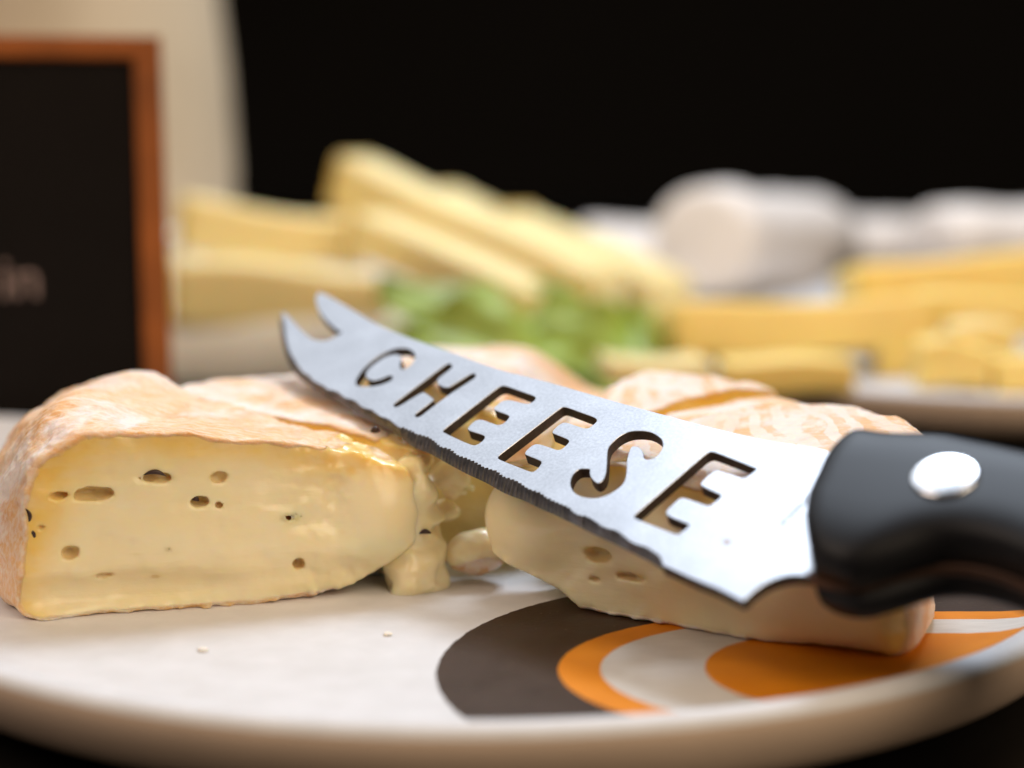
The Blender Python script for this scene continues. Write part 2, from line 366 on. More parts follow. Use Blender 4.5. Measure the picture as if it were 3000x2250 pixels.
def smax(a, b, k):
    h = np.clip(.5 + .5 * (a - b) / k, 0, 1); return b * (1 - h) + a * h + k * h * (1 - h)
def smin(a, b, k): return -smax(-a, -b, k)
def sstep(x, a, b):
    t = np.clip((x - a) / (b - a), 0, 1); return t * t * (3 - 2 * t)

def surface_nets(f, lo, res):
    """f: 3-D array of signed distances -> vertices (cm) and quads"""
    s = f < 0
    nx, ny, nz = f.shape
    c = [s[i:nx - 1 + i, j:ny - 1 + j, k:nz - 1 + k] for i in (0, 1) for j in (0, 1) for k in (0, 1)]
    any_ = c[0] | c[1] | c[2] | c[3] | c[4] | c[5] | c[6] | c[7]
    all_ = c[0] & c[1] & c[2] & c[3] & c[4] & c[5] & c[6] & c[7]
    act = any_ & ~all_
    idx = np.argwhere(act)
    ids = -np.ones(act.shape, np.int64); ids[act] = np.arange(len(idx))
    acc = np.zeros((len(idx), 3)); cnt = np.zeros(len(idx))
    offs = [(0, 0, 0), (0, 0, 1), (0, 1, 0), (0, 1, 1), (1, 0, 0), (1, 0, 1), (1, 1, 0), (1, 1, 1)]
    val = {o: f[idx[:, 0] + o[0], idx[:, 1] + o[1], idx[:, 2] + o[2]] for o in offs}
    for a in offs:
        for ax in range(3):
            if a[ax] == 0:
                b = list(a); b[ax] = 1; b = tuple(b)
                va, vb = val[a], val[b]; m = (va < 0) != (vb < 0)
                t = np.where(m, va / np.where(m, va - vb, 1), 0)
                p = np.tile(np.array(a, float), (len(idx), 1)); p[:, ax] += t
                acc[m] += p[m]; cnt[m] += 1
    V = (idx + acc / cnt[:, None]) * res + lo
    Q = []
    for ax in range(3):
        sl0 = [slice(None)] * 3; sl1 = [slice(None)] * 3
        sl0[ax] = slice(0, -1); sl1[ax] = slice(1, None)
        a, b = s[tuple(sl0)], s[tuple(sl1)]
        e = np.argwhere(a != b)
        u, v = [(1, 2), (2, 0), (0, 1)][ax]
        ok = (e[:, u] > 0) & (e[:, v] > 0) & (e[:, u] < f.shape[u] - 1) & (e[:, v] < f.shape[v] - 1)
        e = e[ok]
        def cell(du, dv):
            q = e.copy(); q[:, u] += du; q[:, v] += dv; return ids[q[:, 0], q[:, 1], q[:, 2]]
        q = np.stack([cell(-1, -1), cell(0, -1), cell(0, 0), cell(-1, 0)], 1)
        flip = ~a[e[:, 0], e[:, 1], e[:, 2]]
        q[flip] = q[flip][:, ::-1]
        Q.append(q)
    Q = np.concatenate(Q); Q = Q[(Q >= 0).all(1)]
    return V, Q

def ell(P, c, r, rot=0.0):
    """approximate signed distance to an ellipsoid; rot about z in degrees"""
    d = P - np.array(c, np.float32)
    if rot:
        ca, sa = math.cos(R(rot)), math.sin(R(rot))
        d = np.stack([d[:, 0] * ca + d[:, 1] * sa, -d[:, 0] * sa + d[:, 1] * ca, d[:, 2]], 1)
    r = np.array(r, np.float32)
    k = np.sqrt(((d / r) ** 2).sum(1)); return (k - 1) * r.min()

def build_wedge(label, tip, a0, a1, Rw, htop, mat, res=.06, zbot=None, extra=None, holes=(), seed=1, knoise=.06, rk=.8, cutk=0.0, tipround=.25, arc=(0, 0), pad=.7, bare=1.0, group='wedges of the cut soft cheese'):
    d0 = (math.cos(R(a0)), math.sin(R(a0))); d1 = (math.cos(R(a1)), math.sin(R(a1)))
    pts = [(0, 0)]
    for a in np.linspace(a0, a1, 16):
        e = np.array([math.cos(R(a)), math.sin(R(a))]); A = np.array(arc); bq = e @ A
        t = bq + math.sqrt(max(bq * bq - A @ A + Rw * Rw, 0)); pts.append((e[0] * t, e[1] * t))
    xs = [p[0] for p in pts]; ys = [p[1] for p in pts]
    lo = np.array([min(xs) - pad, min(ys) - pad, -.25], np.float32); hi = np.array([max(xs) + pad, max(ys) + pad, 4.5], np.float32)
    n = np.ceil((hi - lo) / res).astype(int) + 1
    ax = [lo[i] + np.arange(n[i], dtype=np.float32) * res for i in range(3)]
    G = np.stack(np.meshgrid(*ax, indexing='ij'), -1).reshape(-1, 3)
    def field(P, full=True):
        x, y, z = P.T
        r = np.sqrt(x * x + y * y) + 1e-6
        ra = np.sqrt((x - arc[0]) ** 2 + (y - arc[1]) ** 2)
        ns = fbm(P, .55, 3, seed) if full else 0
        h = htop(r, P)
        nr = (ns * .22 + fbm(P, 2.2, 3, seed + 9) * .07 + np.abs(fbm(P, 5.0, 2, seed + 4)) * .055) if full else 0
        dr = ra - Rw + nr; dt = (z - h) * .97 + nr * .8
        zb = zbot(r, P) if zbot else 0
        db = (zb - z) + (fbm(P, 1.6, 2, seed + 2) * .05 if full else 0)
        wheel = smax(smax(dr, dt, rk), db, .28)
        rd = -wheel; td = -smax(dr, dt, rk)
        c0 = -(d0[0] * y - d0[1] * x); c1 = (d1[0] * y - d1[1] * x)
        cn = 0
        if full:
            cn = fbm(P, 1.0, 3, seed + 20) * knoise + fbm(P, 3.5, 2, seed + 25) * knoise * .22
            cn = cn - np.exp(-np.maximum(rd, 0) / .07) * (.03 + .10 * fbm(P, 4.0, 2, seed + 30))
        if full:
            cn = cn - np.exp(-np.maximum(z - zb, 0) / .06) * np.maximum(.015 + .16 * fbm(P, 5.0, 2, seed + 33), -.02)
        cuts = smax(c0 + cn, c1 + cn * (1.3), tipround)
        f = smax(wheel, cuts, .13 + cutk * sstep(r, Rw * .6, Rw * .95))
        if extra is not None: f = extra(P, f, rd)
        for (c, rr, rot) in holes:
            rr = (rr[0], rr[1] * 1.25, rr[2] * 1.0)
            f = smax(f, -(ell(P, c, rr, rot) + (fbm(P, 6., 2, seed) * .05 if full else 0)), .035)
        return f, rd, td
    f = field(G, False)[0]
    band = np.abs(f) < .45
    f2 = f.copy(); f2[band] = field(G[band], True)[0]
    V, Q = surface_nets(f2.reshape(tuple(n)), lo, res)
    _, rd, td = field(V.astype(np.float32), True)
    rr = np.hypot(V[:, 0], V[:, 1]) + fbm(V.astype(np.float32), 1.5, 3, seed) * .8
    rub = .16 * (1 - sstep(rr, bare, bare + .25)); rd = rd + rub; td = td + rub * 1.6
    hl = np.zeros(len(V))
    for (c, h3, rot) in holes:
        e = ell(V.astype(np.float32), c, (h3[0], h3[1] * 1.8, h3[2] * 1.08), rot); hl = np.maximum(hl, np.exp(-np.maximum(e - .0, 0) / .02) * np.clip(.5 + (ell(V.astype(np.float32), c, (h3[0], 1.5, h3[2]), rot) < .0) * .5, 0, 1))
    root = thing('cheese_wedge', label, 'cheese wedge', (tip[0], tip[1], .012), group=group)
    # split into rind and paste, keeping the smooth normals of the whole
    whole = mesh_np('whole', V, Q)
    nrm = np.zeros(len(V) * 3, np.float32); whole.vertices.foreach_get('normal', nrm); nrm = nrm.reshape(-1, 3)
    fr = rd[Q].mean(1) < .06
    for nm, sel in (('rind', fr), ('paste', ~fr)):
        q = Q[sel]
        if not len(q): continue
        used, inv = np.unique(q, return_inverse=True)
        me = mesh_np(nm, V[used], inv.reshape(q.shape))
        at = me.attributes.new('rd', 'FLOAT', 'POINT'); at.data.foreach_set('value', rd[used].astype(np.float32))
        at = me.attributes.new('td', 'FLOAT', 'POINT'); at.data.foreach_set('value', td[used].astype(np.float32))
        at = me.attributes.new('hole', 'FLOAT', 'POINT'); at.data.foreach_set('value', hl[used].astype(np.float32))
        me.normals_split_custom_set_from_vertices(nrm[used].tolist())
        link(nm, me, mat, root)
    bpy.data.meshes.remove(whole)
    return root

def rel(tip, a, face_r, z): pass

# ---- front left wedge, its cut face towards the camera
T1 = (-1.75, 32.05); A1 = 196.5
dF = np.array([math.cos(R(A1)), math.sin(R(A1))]); nF = np.array([dF[1], -dF[0]])   # along the face, and out of it
nF = nF if nF[1] < 0 else -nF
def on_face(s, z, out=0.0): p = dF * s + nF * out; return (float(p[0]), float(p[1]), z)
def h1(r, P): return 2.35 + .60 * sstep(r, 0, 2.4) + .55 * sstep(r, 1.5, 6.0) + .34 * np.exp(-((r - 6.7) / .9) ** 2) * sstep(P[:, 1], -2.5, 1.0)
def zb1(r, P): return .22 * np.clip(1 - r / 3.2, 0, 1)
def ex1(P, f, rd):
    s = P[:, 0] * dF[0] + P[:, 1] * dF[1]; o = P[:, 0] * nF[0] + P[:, 1] * nF[1]
    # soft bulging flow at the right end of the face and a hollow at the lower left
    f = f + fbm(P, 3.2, 3, 77) * .13 * (1 - sstep(s, 1.2, 3.2)) + fbm(P * np.array([1, 1, 3.5], np.float32), 1.4, 2, 78) * .03
    f = smin(f, ell(P, on_face(.75, 1.55, -.40), (.80, .80, 1.05), 16), .35)
    f = smin(f, ell(P, on_face(1.35, 1.0, -.28), (1.2, .42, .36), 12), .25)
    z = P[:, 2]; f = f - .20 * np.exp(-((s - 3.4) / 2.4) ** 2 - ((z - 1.25) / .95) ** 2)
    g = np.where(z > 1.5, ((z - 1.5) / 1.05) ** 2 * .5, ((1.5 - z) / 1.1) ** 2 * .95)
    f = smax(f, (g - s - .05 + fbm(P, 1.3, 2, 60) * .2) * .8, .18)
    f = smax(f, -(ell(P, on_face(5.9, .42, .16), (2.2, .36, .36), 16) + fbm(P, 2., 2, 70) * .06), .16)
    f = smin(f, ell(P, on_face(.9, 1.95, -.02), (.55, .10, .05), 30), .05)
    f = smin(f, ell(P, on_face(.55, 1.75, .02), (.30, .08, .07), -10), .05)
    f = smax(f, -ell(P, on_face(.95, 1.05, .12), (.55, .16, .09), 10), .05)
    return f
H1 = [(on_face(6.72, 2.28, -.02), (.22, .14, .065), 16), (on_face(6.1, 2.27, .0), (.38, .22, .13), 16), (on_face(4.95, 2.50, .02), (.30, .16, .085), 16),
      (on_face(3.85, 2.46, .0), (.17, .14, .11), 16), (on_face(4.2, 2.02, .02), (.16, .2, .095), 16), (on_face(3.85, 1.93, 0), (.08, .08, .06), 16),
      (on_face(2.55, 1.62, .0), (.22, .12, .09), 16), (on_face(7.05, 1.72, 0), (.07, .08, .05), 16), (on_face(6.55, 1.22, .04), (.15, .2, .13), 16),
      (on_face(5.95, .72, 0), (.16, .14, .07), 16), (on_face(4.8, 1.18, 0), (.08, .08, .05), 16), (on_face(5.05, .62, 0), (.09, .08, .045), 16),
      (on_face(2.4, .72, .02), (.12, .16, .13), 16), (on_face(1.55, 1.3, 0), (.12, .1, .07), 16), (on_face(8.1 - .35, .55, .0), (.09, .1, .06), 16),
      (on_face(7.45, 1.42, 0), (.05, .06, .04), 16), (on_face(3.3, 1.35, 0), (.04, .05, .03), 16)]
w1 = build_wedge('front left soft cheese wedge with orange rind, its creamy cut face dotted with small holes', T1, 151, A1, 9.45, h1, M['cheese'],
                 .042, zb1, ex1, H1, seed=1, bare=1.5, knoise=.075, rk=2.3, tipround=.5, arc=(.6, 3.2))

def seed_obj(parent, loc, L, W, rot, mat='seed', name='seed'):
    """small curved caraway-like seed"""
    V = []; n, k = 12, 8
    for i in range(n):
        t = i / (n - 1); rr = W * max(.04, math.sin(math.pi * t) ** .7)
        cx = (t - .5) * L; cz = .18 * L * (1 - (2 * t - 1) ** 2)
        for j in range(k):
            a = 2 * math.pi * j / k
            q = rr * (1 + .12 * math.cos(5 * a))
            V.append((cx, q * math.cos(a), cz + q * math.sin(a)))
    F = grid_faces(n, k, False, True) + [tuple(range(k))[::-1], tuple((n - 1) * k + j for j in range(k))]
    return link(name, mesh_np(name, V, F), M[mat], parent, loc, rot)
seed_obj(w1, on_face(5.0, 2.55, .03), .42, .045, (0, R(6), R(16)))
seed_obj(w1, on_face(4.28, 2.05, .0), .16, .05, (0, R(20), R(16)))
seed_obj(w1, on_face(7.28, 1.95, .0), .30, .04, (0, R(80), R(16)))
seed_obj(w1, on_face(7.22, 1.60, .0), .26, .04, (0, R(65), R(16)))
seed_obj(w1, on_face(1.75, .16, -.25), .52, .075, (0, R(-14), R(14)))

# ---- second wedge, behind it, with torn gooey tip
T2 = (-1.5, 32.65)
def h2(r, P): return 2.7 + .42 * sstep(r, .2, 3.0) + .12 * sstep(r, 3, 7) + .12 * np.exp(-((r - 5.5) / 1.2) ** 2)
def ex2(P, f, rd):
    # torn column of paste at the tip with folds, a foot on the plate and loose curls
    n = fbm(P, 1.5, 2, 5) * .24; n = n + .035 * np.sin(8.5 * P[:, 2] + 14 * n) + fbm(P, 4.5, 2, 9) * .035
    def add(f, c, r, k, rot=0): return smin(f, ell(P, c, r, rot) + n, k)
    f = add(f, (-.45, -.25, 1.0), (.50, .60, 1.40), .3)
    f = add(f, (-.42, -.22, 2.30), (.58, .45, .30), .12)
    f = add(f, (-.30, -.40, 1.78), (.42, .42, .34), .08)
    f = add(f, (-.20, -.42, 1.40), (.30, .32, .16), .06)
    f = add(f, (-.50, -.40, .30), (.50, .6, .55), .3)
    f = add(f, (-.22, -.42, .10), (.30, .34, .20), .15)
    f = smax(f, -(ell(P, (.10, -.45, 1.12), (.18, .35, .10)) + n), .06)
    for (c, r) in (((.05, .30, 2.02), .30), ((.30, .26, 2.05), .20), ((.48, .24, 1.92), .16), ((.56, .24, 1.70), .13), ((.60, .24, 1.50), .10), ((.30, .35, 1.70), .26), ((.15, .4, 1.4), .3), ((.72, .3, 1.78), .10), ((.84, .3, 1.62), .08)):
        f = add(f, c, (r * 1.15, r, r * .9), .07)
    return f
w2 = build_wedge('second soft cheese wedge with whitish pink top, its gooey torn tip under the serrated edge', T2, 121, 160, 7.4, h2, M['cheese_pale'],
                 .05, None, ex2, (), seed=40, pad=1.5, knoise=.12, rk=.9, tipround=.35)
seed_obj(w2, (-1.15, -.1, 3.02), .2, .07, (0, 0, R(20)), 'seed')
seed_obj(w2, (-.16, -.80, 1.16), .24, .05, (0, 0, R(5)), 'seed')

# ---- front right wedge under the knife
T4 = (-.35, 31.75); A4 = -33.5
d4 = np.array([math.cos(R(A4)), math.sin(R(A4))]); n4 = np.array([d4[1], -d4[0]])
def on4(s, z, out=0.0): p = d4 * s + n4 * out; return (float(p[0]), float(p[1]), z)
def h4(r, P):
    dd = P[:, 0] * -n4[0] + P[:, 1] * -n4[1]
    return 2.55 + .35 * sstep(r, .5, 2.5) + .42 * sstep(r, 2, 6.5) - .42 * np.exp(-np.maximum(dd, 0) / 1.3) * sstep(r, 2.5, 4.5)
def zb4(r, P): return .85 * np.clip(1 - r / 1.9, 0, 1) ** .8
def ex4(P, f, rd):
    f = smin(f, ell(P, on4(.75, 1.45, -.45), (1.15, .75, .98), A4), .3)
    f = smin(f, ell(P, (-.35, .85, .62), (.58, .45, .48), 20) + fbm(P, 1.5, 3, 31) * .16, .15)
    f = smin(f, ell(P, on4(1.9, 2.75, -.5), (.6, .5, .3), 30), .12)
    f = smax(f, -ell(P, on4(2.6, 3.05, -.35), (.35, .4, .22), 10), .1)
    return f
H4 = [(on4(2.3, 1.1, .04), (.30, .22, .15), A4), (on4(3.0, .78, .02), (.26, .14, .07), A4), (on4(2.1, 2.0, 0), (.22, .12, .07), A4),
      (on4(2.9, 1.95, 0), (.18, .12, .06), A4), (on4(3.75, 1.15, 0), (.10, .1, .07), A4), (on4(2.25, .62, 0), (.13, .08, .04), A4)]
w4 = build_wedge('front right soft cheese wedge lying under the knife blade and handle, rind striped', T4, A4, 26, 8.1, h4, M['cheese_striped'],
                 .045, zb4, ex4, H4, seed=80, bare=1.6, pad=1.2, cutk=.75, knoise=.07, rk=.6, tipround=.4)
seed_obj(w4, (7.1, -1.0, 3.12), .32, .06, (0, 0, R(5)), 'dark_flake', 'flake')

def hback(b): return lambda r, P: b + .35 * sstep(r, .5, 4) + .1 * np.exp(-((r - 5.5) / 1.2) ** 2)
w3 = build_wedge('small soft cheese wedge with pink ridged top, above the middle of the blade', (.55, 33.2), 37, 66, 7.0, hback(2.85), M['cheese_striped'],
                 .075, None, None, (), seed=120, knoise=.12, rk=.9)
w6 = build_wedge('narrow soft cheese wedge squeezed between two striped ones, behind the knife handle', (.85, 32.85), 22, 35, 6.6, hback(2.75), M['cheese'],
                 .075, None, None, (), seed=140, knoise=.12, rk=1.0)
def ex5(P, f, rd): return smin(f, ell(P, (-.35, .75, .9), (1.35, .75, 2.1)) + fbm(P, 1.5, 3, 3) * .22, .4)
h5b = hback(3.05)
def h5(r, P): return h5b(r, P) - 1.15 * sstep(P[:, 0] / (r + .01), .04, .30)
w5 = build_wedge('rear soft cheese wedge with plain peach rind, seen over the spine of the knife', (-.25, 33.95), 71, 119, 9.6, h5, M['cheese_shaded'],
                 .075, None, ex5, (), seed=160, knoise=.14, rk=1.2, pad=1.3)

# crumbs on the plate
def crumb(loc, s, label, seed):
    rnd = random.Random(seed); bm = bmesh.new(); bmesh.ops.create_icosphere(bm, subdivisions=2, radius=1)
    for v in bm.verts: v.co *= (.75 + .5 * rnd.random()); v.co.x *= s; v.co.y *= s * .7; v.co.z *= s * .4
    me = bpy.data.meshes.new('cheese_crumb'); 
    for v in bm.verts: v.co *= SC
    bm.to_mesh(me); bm.free()
    tag(link('cheese_crumb', me, M['crumb'], None, loc), label, 'crumb')
crumb((-2.2, 29.1, .03), .085, 'tiny pale crumb on the white plate left of the brown arch', 1)
crumb((-5.3, 28.2, .03), .10, 'tiny flat crumb on the white plate in front of the front left wedge', 2)

# ---------------------------------------------------------------- the knife
KS = 1.0395
KP0 = np.array([0, 0, 9.0]) + (np.array([.6445, 29.8942, 3.3939]) - np.array([0, 0, 9.0])) * KS
KU = Vector((.65143, -.745, -.14357)).normalized(); KN = Vector((-.25569, -.39373, .88295)).normalized()
KV = KN.cross(KU).normalized(); KU = KV.cross(KN).normalized()
Mk = Matrix((KU, KV, KN)).transposed().to_4x4(); Mk.translation = Vector(KP0.tolist()) * SC
knife = thing('cheese_knife', 'steel cheese knife with forked tip, cut-out word CHEESE and black riveted handle', 'knife')
knife.matrix_world = Mk
sc_ = lambda L: [(u * KS, v * KS) for u, v in L]
SPINE, FORK, FRONT, TEETH, HEEL, LOW = map(sc_, (SPINE, FORK, FRONT, TEETH, HEEL, LOW))
LET = [sc_(l) for l in (LC, LH, LE1, LE2, LS, LE3)]
THK = .21

def catmull(pts, n=4, closed=False):
    P = np.array(pts); out = []
    m = len(P); rng = range(m) if closed else range(m - 1)
    for i in rng:
        p0 = P[(i - 1) % m] if closed or i > 0 else P[0]; p1 = P[i]; p2 = P[(i + 1) % m]
        p3 = P[(i + 2) % m] if closed or i + 2 < m else P[-1]
        for k in range(n):
            t = k / n
            out.append(.5 * ((2 * p1) + (-p0 + p2) * t + (2 * p0 - 5 * p1 + 4 * p2 - p3) * t * t + (-p0 + 3 * p1 - 3 * p2 + p3) * t ** 3))
    if not closed: out.append(P[-1])
    return [tuple(map(float, p)) for p in out]
def resample(pts, step):
    P = np.array(pts); d = np.r_[0, np.cumsum(np.hypot(*np.diff(P, axis=0).T))]
    n = max(2, int(round(d[-1] / step)) + 1); s = np.linspace(0, d[-1], n)
    return np.c_[np.interp(s, d, P[:, 0]), np.interp(s, d, P[:, 1])], s

_t = np.array(TEETH); _m = _t.copy(); _m[1:-1] = .76 * _t[1:-1] + .12 * (_t[:-2] + _t[2:]); TEETH = [tuple(x) for x in _m.tolist()]
# serrated line with fine cusps
pitch = .105
base_t, st = resample(catmull(FRONT + TEETH, 5), pitch / 8)
tooth = np.abs(np.sin(math.pi * st / pitch)) 
amp = .045 * sstep(st, .9, 2.0) * (1 - .4 * sstep(st, 9, 13))
tan = np.gradient(base_t, axis=0); tan /= np.hypot(*tan.T)[:, None]; nor = np.c_[-tan[:, 1], tan[:, 0]]     # points into the blade
rj = random.Random(5); jit = np.array([rj.uniform(.8, 1.2) for _ in range(int(st[-1] / pitch) + 3)])
amp = amp * jit[(st / pitch).astype(int)]
SER = base_t + nor * (tooth * amp)[:, None]
outline = [tuple(p) for p in catmull(SPINE, 3)][::-1]                      # bolster -> tip
outline += catmull(FORK[::-1], 4)
outline += [tuple(p) for p in SER]
outline += HEEL[:2] + catmull(HEEL[2:], 4)
# hidden tang end inside the handle
outline += [(6.95, .25), (8.2, 1.25), (12.5, 1.3), (12.5, 2.1), (7.0, 2.05)]

def curve_solid(name, loops, thick, z, bevel=0.0, res=0):
    cu = bpy.data.curves.new(name, 'CURVE'); cu.dimensions = '2D'; cu.fill_mode = 'BOTH'
    cu.extrude = (thick / 2 - bevel) * SC
    if bevel: cu.bevel_depth = bevel * SC; cu.bevel_resolution = res; cu.offset = -bevel * SC
    for L in loops:
        s = cu.splines.new('POLY'); s.points.add(len(L) - 1); s.use_cyclic_u = True
        for p, q in zip(s.points, L): p.co = (q[0] * SC, q[1] * SC, 0, 1)
    o = bpy.data.objects.new(name, cu); scene.collection.objects.link(o)
    dg = bpy.context.evaluated_depsgraph_get(); dg.update()
    me = bpy.data.meshes.new_from_object(o.evaluated_get(dg)); me.name = name
    bpy.data.objects.remove(o); bpy.data.curves.remove(cu)
    me.transform(Matrix.Translation((0, 0, z * SC)))
    bm = bmesh.new(); bm.from_mesh(me); bmesh.ops.remove_doubles(bm, verts=bm.verts, dist=1e-6)
    bmesh.ops.recalc_face_normals(bm, faces=bm.faces); bm.to_mesh(me); bm.free()
    return me
def rounded(L, n=3):
    """corner-cut a traced letter outline so it reads as smoothly routed"""
    P = [np.array(p) for p in L]
    for _ in range(2):
        Q = []
        for i in range(len(P)):
            a, b = P[i], P[(i + 1) % len(P)]
            if np.hypot(*(b - a)) > .35:
                e = (b - a) / np.hypot(*(b - a)) * .05; Q += [a + e, b - e]
            else: Q += [a * .75 + b * .25, a * .25 + b * .75]
        P = Q
    return [tuple(map(float, p)) for p in P]
me = curve_solid('blade', [outline] + [rounded(l) for l in LET], THK, -THK / 2, .008, 0)
blade = link('blade', me, [M['steel'], M['cut_edge']], knife)
for p in me.polygons:
    p.material_index = 1 if abs(p.normal.z) < .5 else 0
    p.use_smooth = False

# fluted serration ground into the edge, from the scalloped line down to the edge itself
low_t, _ = resample(catmull([LOW[0]] + LOW[1:], 5), .05)
ls = np.linspace(0, 1, len(low_t)); n_s = len(SER)
fr = np.linspace(0, 1, n_s)
Lw = np.c_[np.interp(fr, ls, low_t[:, 0]), np.interp(fr, ls, low_t[:, 1])]
# match by projecting along u so flutes run straight down
order = np.argsort(low_t[:, 0]); lv = np.interp(SER[:, 0] - .0, low_t[order, 0], low_t[order, 1])
straight = sstep(np.arange(n_s) / n_s, .02, .12)[:, None]
Lw = Lw * (1 - straight) + np.c_[SER[:, 0] + .03, lv] * straight
V = []; rows = 6
flute = (np.abs(np.sin(math.pi * st / pitch)) * jit[(st / pitch).astype(int)])
for i in range(n_s):
    for k in range(rows):
        t = k / (rows - 1)
        p = SER[i] * (1 - t) + Lw[i] * t
        z = .004 - .21 * t
        dep = .022 * flute[i] * (1 - t * .55)
        V.append((p[0] + nor[i][0] * dep * .6, p[1] + nor[i][1] * dep * .6, z - dep * .5 - (.0 if k else 0)))
    V.append((SER[i][0] + nor[i][0] * .08, SER[i][1] + nor[i][1] * .08, -THK - .004))
F = grid_faces(n_s, rows + 1)
ser = link('serrated_edge', fix_normals(mesh_np('serrated_edge', V, F, False)), M['ground_edge'], knife)
ser.data.polygons.foreach_set('use_smooth', np.zeros(len(ser.data.polygons), bool))

# handle: two black scales either side of the tang
bolp = np.array([(p[0] * KS, p[1] * KS) for p in [(6.512, -.48), (6.211, -.207), (5.878, .152), (5.57, .638), (5.365, 1.105), (5.2, 1.659), (5.143, 2.083), (5.143, 2.60)]])
def ubol(v): return float(np.interp(v, bolp[:, 1], bolp[:, 0]))
HB = np.array(catmull([(u * KS, v * KS) for u, v in [(6.3, -.49), (6.849, -.415), (7.155, -.236), (7.395, .105), (7.725, .489), (8.119, .779), (8.603, .929), (9.164, .942), (10.2, .75), (11.5, .35), (12.8, .2), (13.6, .3)]], 4))
HT = np.array(catmull([(u * KS, v * KS) for u, v in [(4.8, 2.45), (5.79, 2.75), (6.161, 2.85), (6.682, 2.95), (7.237, 3.02), (8.053, 3.08), (9.5, 3.15), (11.5, 3.05), (12.8, 2.7), (13.6, 2.3)]], 4))
def scale_mesh(name, z0, H, sgn, grow=0.0, ulen=13.4 * KS):
    V = []; ns, na = 70, 22
    for i in range(ns):
        s = (i / (ns - 1)) ** 1.5
        for j in range(na):
            a = j / (na - 1)                       # 0 lower edge .. 1 upper edge
            # cross-section: superellipse dome
            ang = math.pi * (1 - a); cx = math.cos(ang); sz = math.sin(ang)
            ex = 2 / 3.8
            tx = math.copysign(abs(cx) ** ex, cx); tz = abs(sz) ** ex
            w = .5 + .5 * tx
            # bolster line position for this w
            vb = -.5 * KS + w * (2.42 + .5) * KS; ub = ubol(min(max(vb, -.5), 2.7))
            u = ub + s * (ulen - ub)
            vlo = float(np.interp(u, HB[:, 0], HB[:, 1])); vhi = float(np.interp(u, HT[:, 0], HT[:, 1]))
            wid = max(0.0, 1 - ((s - .9) / .1) ** 2) ** .5 if s > .9 else 1
            mid = (vlo + vhi) / 2; 
            k = sstep(np.array(s * (ulen - ub)), 0, 1.6)
            v_flat = vb; v_full = vlo + (vhi - vlo) * w
            v = v_flat * (1 - k) + v_full * k
            v = mid + (v - mid) * (wid * (1 + grow))
            rise = (1 - (1 - min(s * (ulen - ub) / .42, 1)) ** 2.6) ** (1 / 2.6)
            rise = .55 * (1 if i > 0 else 0) + .45 * rise if i > 0 else 0
            V.append((u, v, z0 + sgn * H * tz * rise * (wid if s > .9 else 1)))
    F = grid_faces(ns, na)
    F += [tuple(j for j in range(na))[::-1]]
    # underside strip against the tang
    for i in range(ns - 1): F.append((i * na, (i + 1) * na, (i + 1) * na + na - 1, i * na + na - 1))
    return fix_normals(mesh_np(name, V, F))
up = link('handle_scale', scale_mesh('handle_scale', .003, .72, 1), M['black_plastic'], knife)
lo_ = link('handle_scale', scale_mesh('handle_scale', -THK - .003, .72, -1, .02), M['black_plastic'], knife)
# tang edge showing between the scales
tp = [tuple(p) for p in HB if p[0] < 13.3]
tang_out = [(p[0], p[1] - .035) for p in tp] + [(13.4, 2.2), (11, 2.9), (9, 2.8), (7, 2.4), (6.9, .5)]
link('tang', curve_solid('tang', [tang_out], THK, -THK / 2, .015, 1), M['tang'], knife)
# rivets: a flat disc set in the upper scale
def rivet(u, v, z, r):
    V = []; prof = [(r, -.5), (r, .0), (r * .985, .012), (r * .9, .022), (.001, .03)]
    seg = 48
    for (q, zz) in prof:
        for k in range(seg):
            a = 2 * math.pi * k / seg; V.append((u + q * math.cos(a), v + q * math.sin(a), z + zz))
    F = grid_faces(len(prof), seg, False, True)
    link('rivet', fix_normals(mesh_np('rivet', V, F)), M['rivet'], knife)
rivet(7.367 * KS, 1.715 * KS, .75, .52)
rivet(10.8 * KS, 1.85 * KS, .75, .52)
# faint etched line beside the handle
tx = bpy.data.curves.new('etched_text', 'FONT'); tx.body = 'STAINLESS STEEL'; tx.size = .19 * SC; tx.extrude = .0; tx.space_character = 1.1
to = bpy.data.objects.new('etched_text', tx); scene.collection.objects.link(to)
dg = bpy.context.evaluated_depsgraph_get(); tme = bpy.data.meshes.new_from_object(to.evaluated_get(dg)); bpy.data.objects.remove(to)
eo = link('etched_text', tme, M['etch'], knife)
eo.location = Vector((5.33 * KS, .2 * KS, .004)) * SC; eo.rotation_euler = (0, 0, R(95))

# ---------------------------------------------------------------- menu frame
fr_root = thing('menu_frame', 'copper-coloured wooden frame holding a black menu board with pale lettering', 'menu frame', (-17.35, 47.2, TZ), (R(-14), 0, R(12)))
W, Hh, bw = 15.4, 13.2, .8
def box(name, x0, x1, y0, y1, z0, z1, mat, parent, bev=.08):
    bm = bmesh.new(); bmesh.ops.create_cube(bm, size=1)
    for v in bm.verts:
        v.co = Vector(((x0 + x1) / 2 + v.co.x * (x1 - x0), (y0 + y1) / 2 + v.co.y * (y1 - y0), (z0 + z1) / 2 + v.co.z * (z1 - z0)))
    bmesh.ops.bevel(bm, geom=bm.edges[:], offset=bev, segments=2, affect='EDGES', profile=.7)
    for v in bm.verts: v.co *= SC
    me = bpy.data.meshes.new(name); bm.to_mesh(me); bm.free()
    return link(name, me, mat, parent)
hx = W / 2
box('frame_rail', -hx, hx, -.4, .4, Hh - bw * .8, Hh, M['copper_wood'], fr_root)
box('frame_rail', -hx, hx, -.4, .4, 0, bw * .8, M['copper_wood'], fr_root)
box('frame_stile', hx - bw, hx, -.402, .402, bw * .8 + .002, Hh - bw * .8 - .002, M['copper_wood'], fr_root)
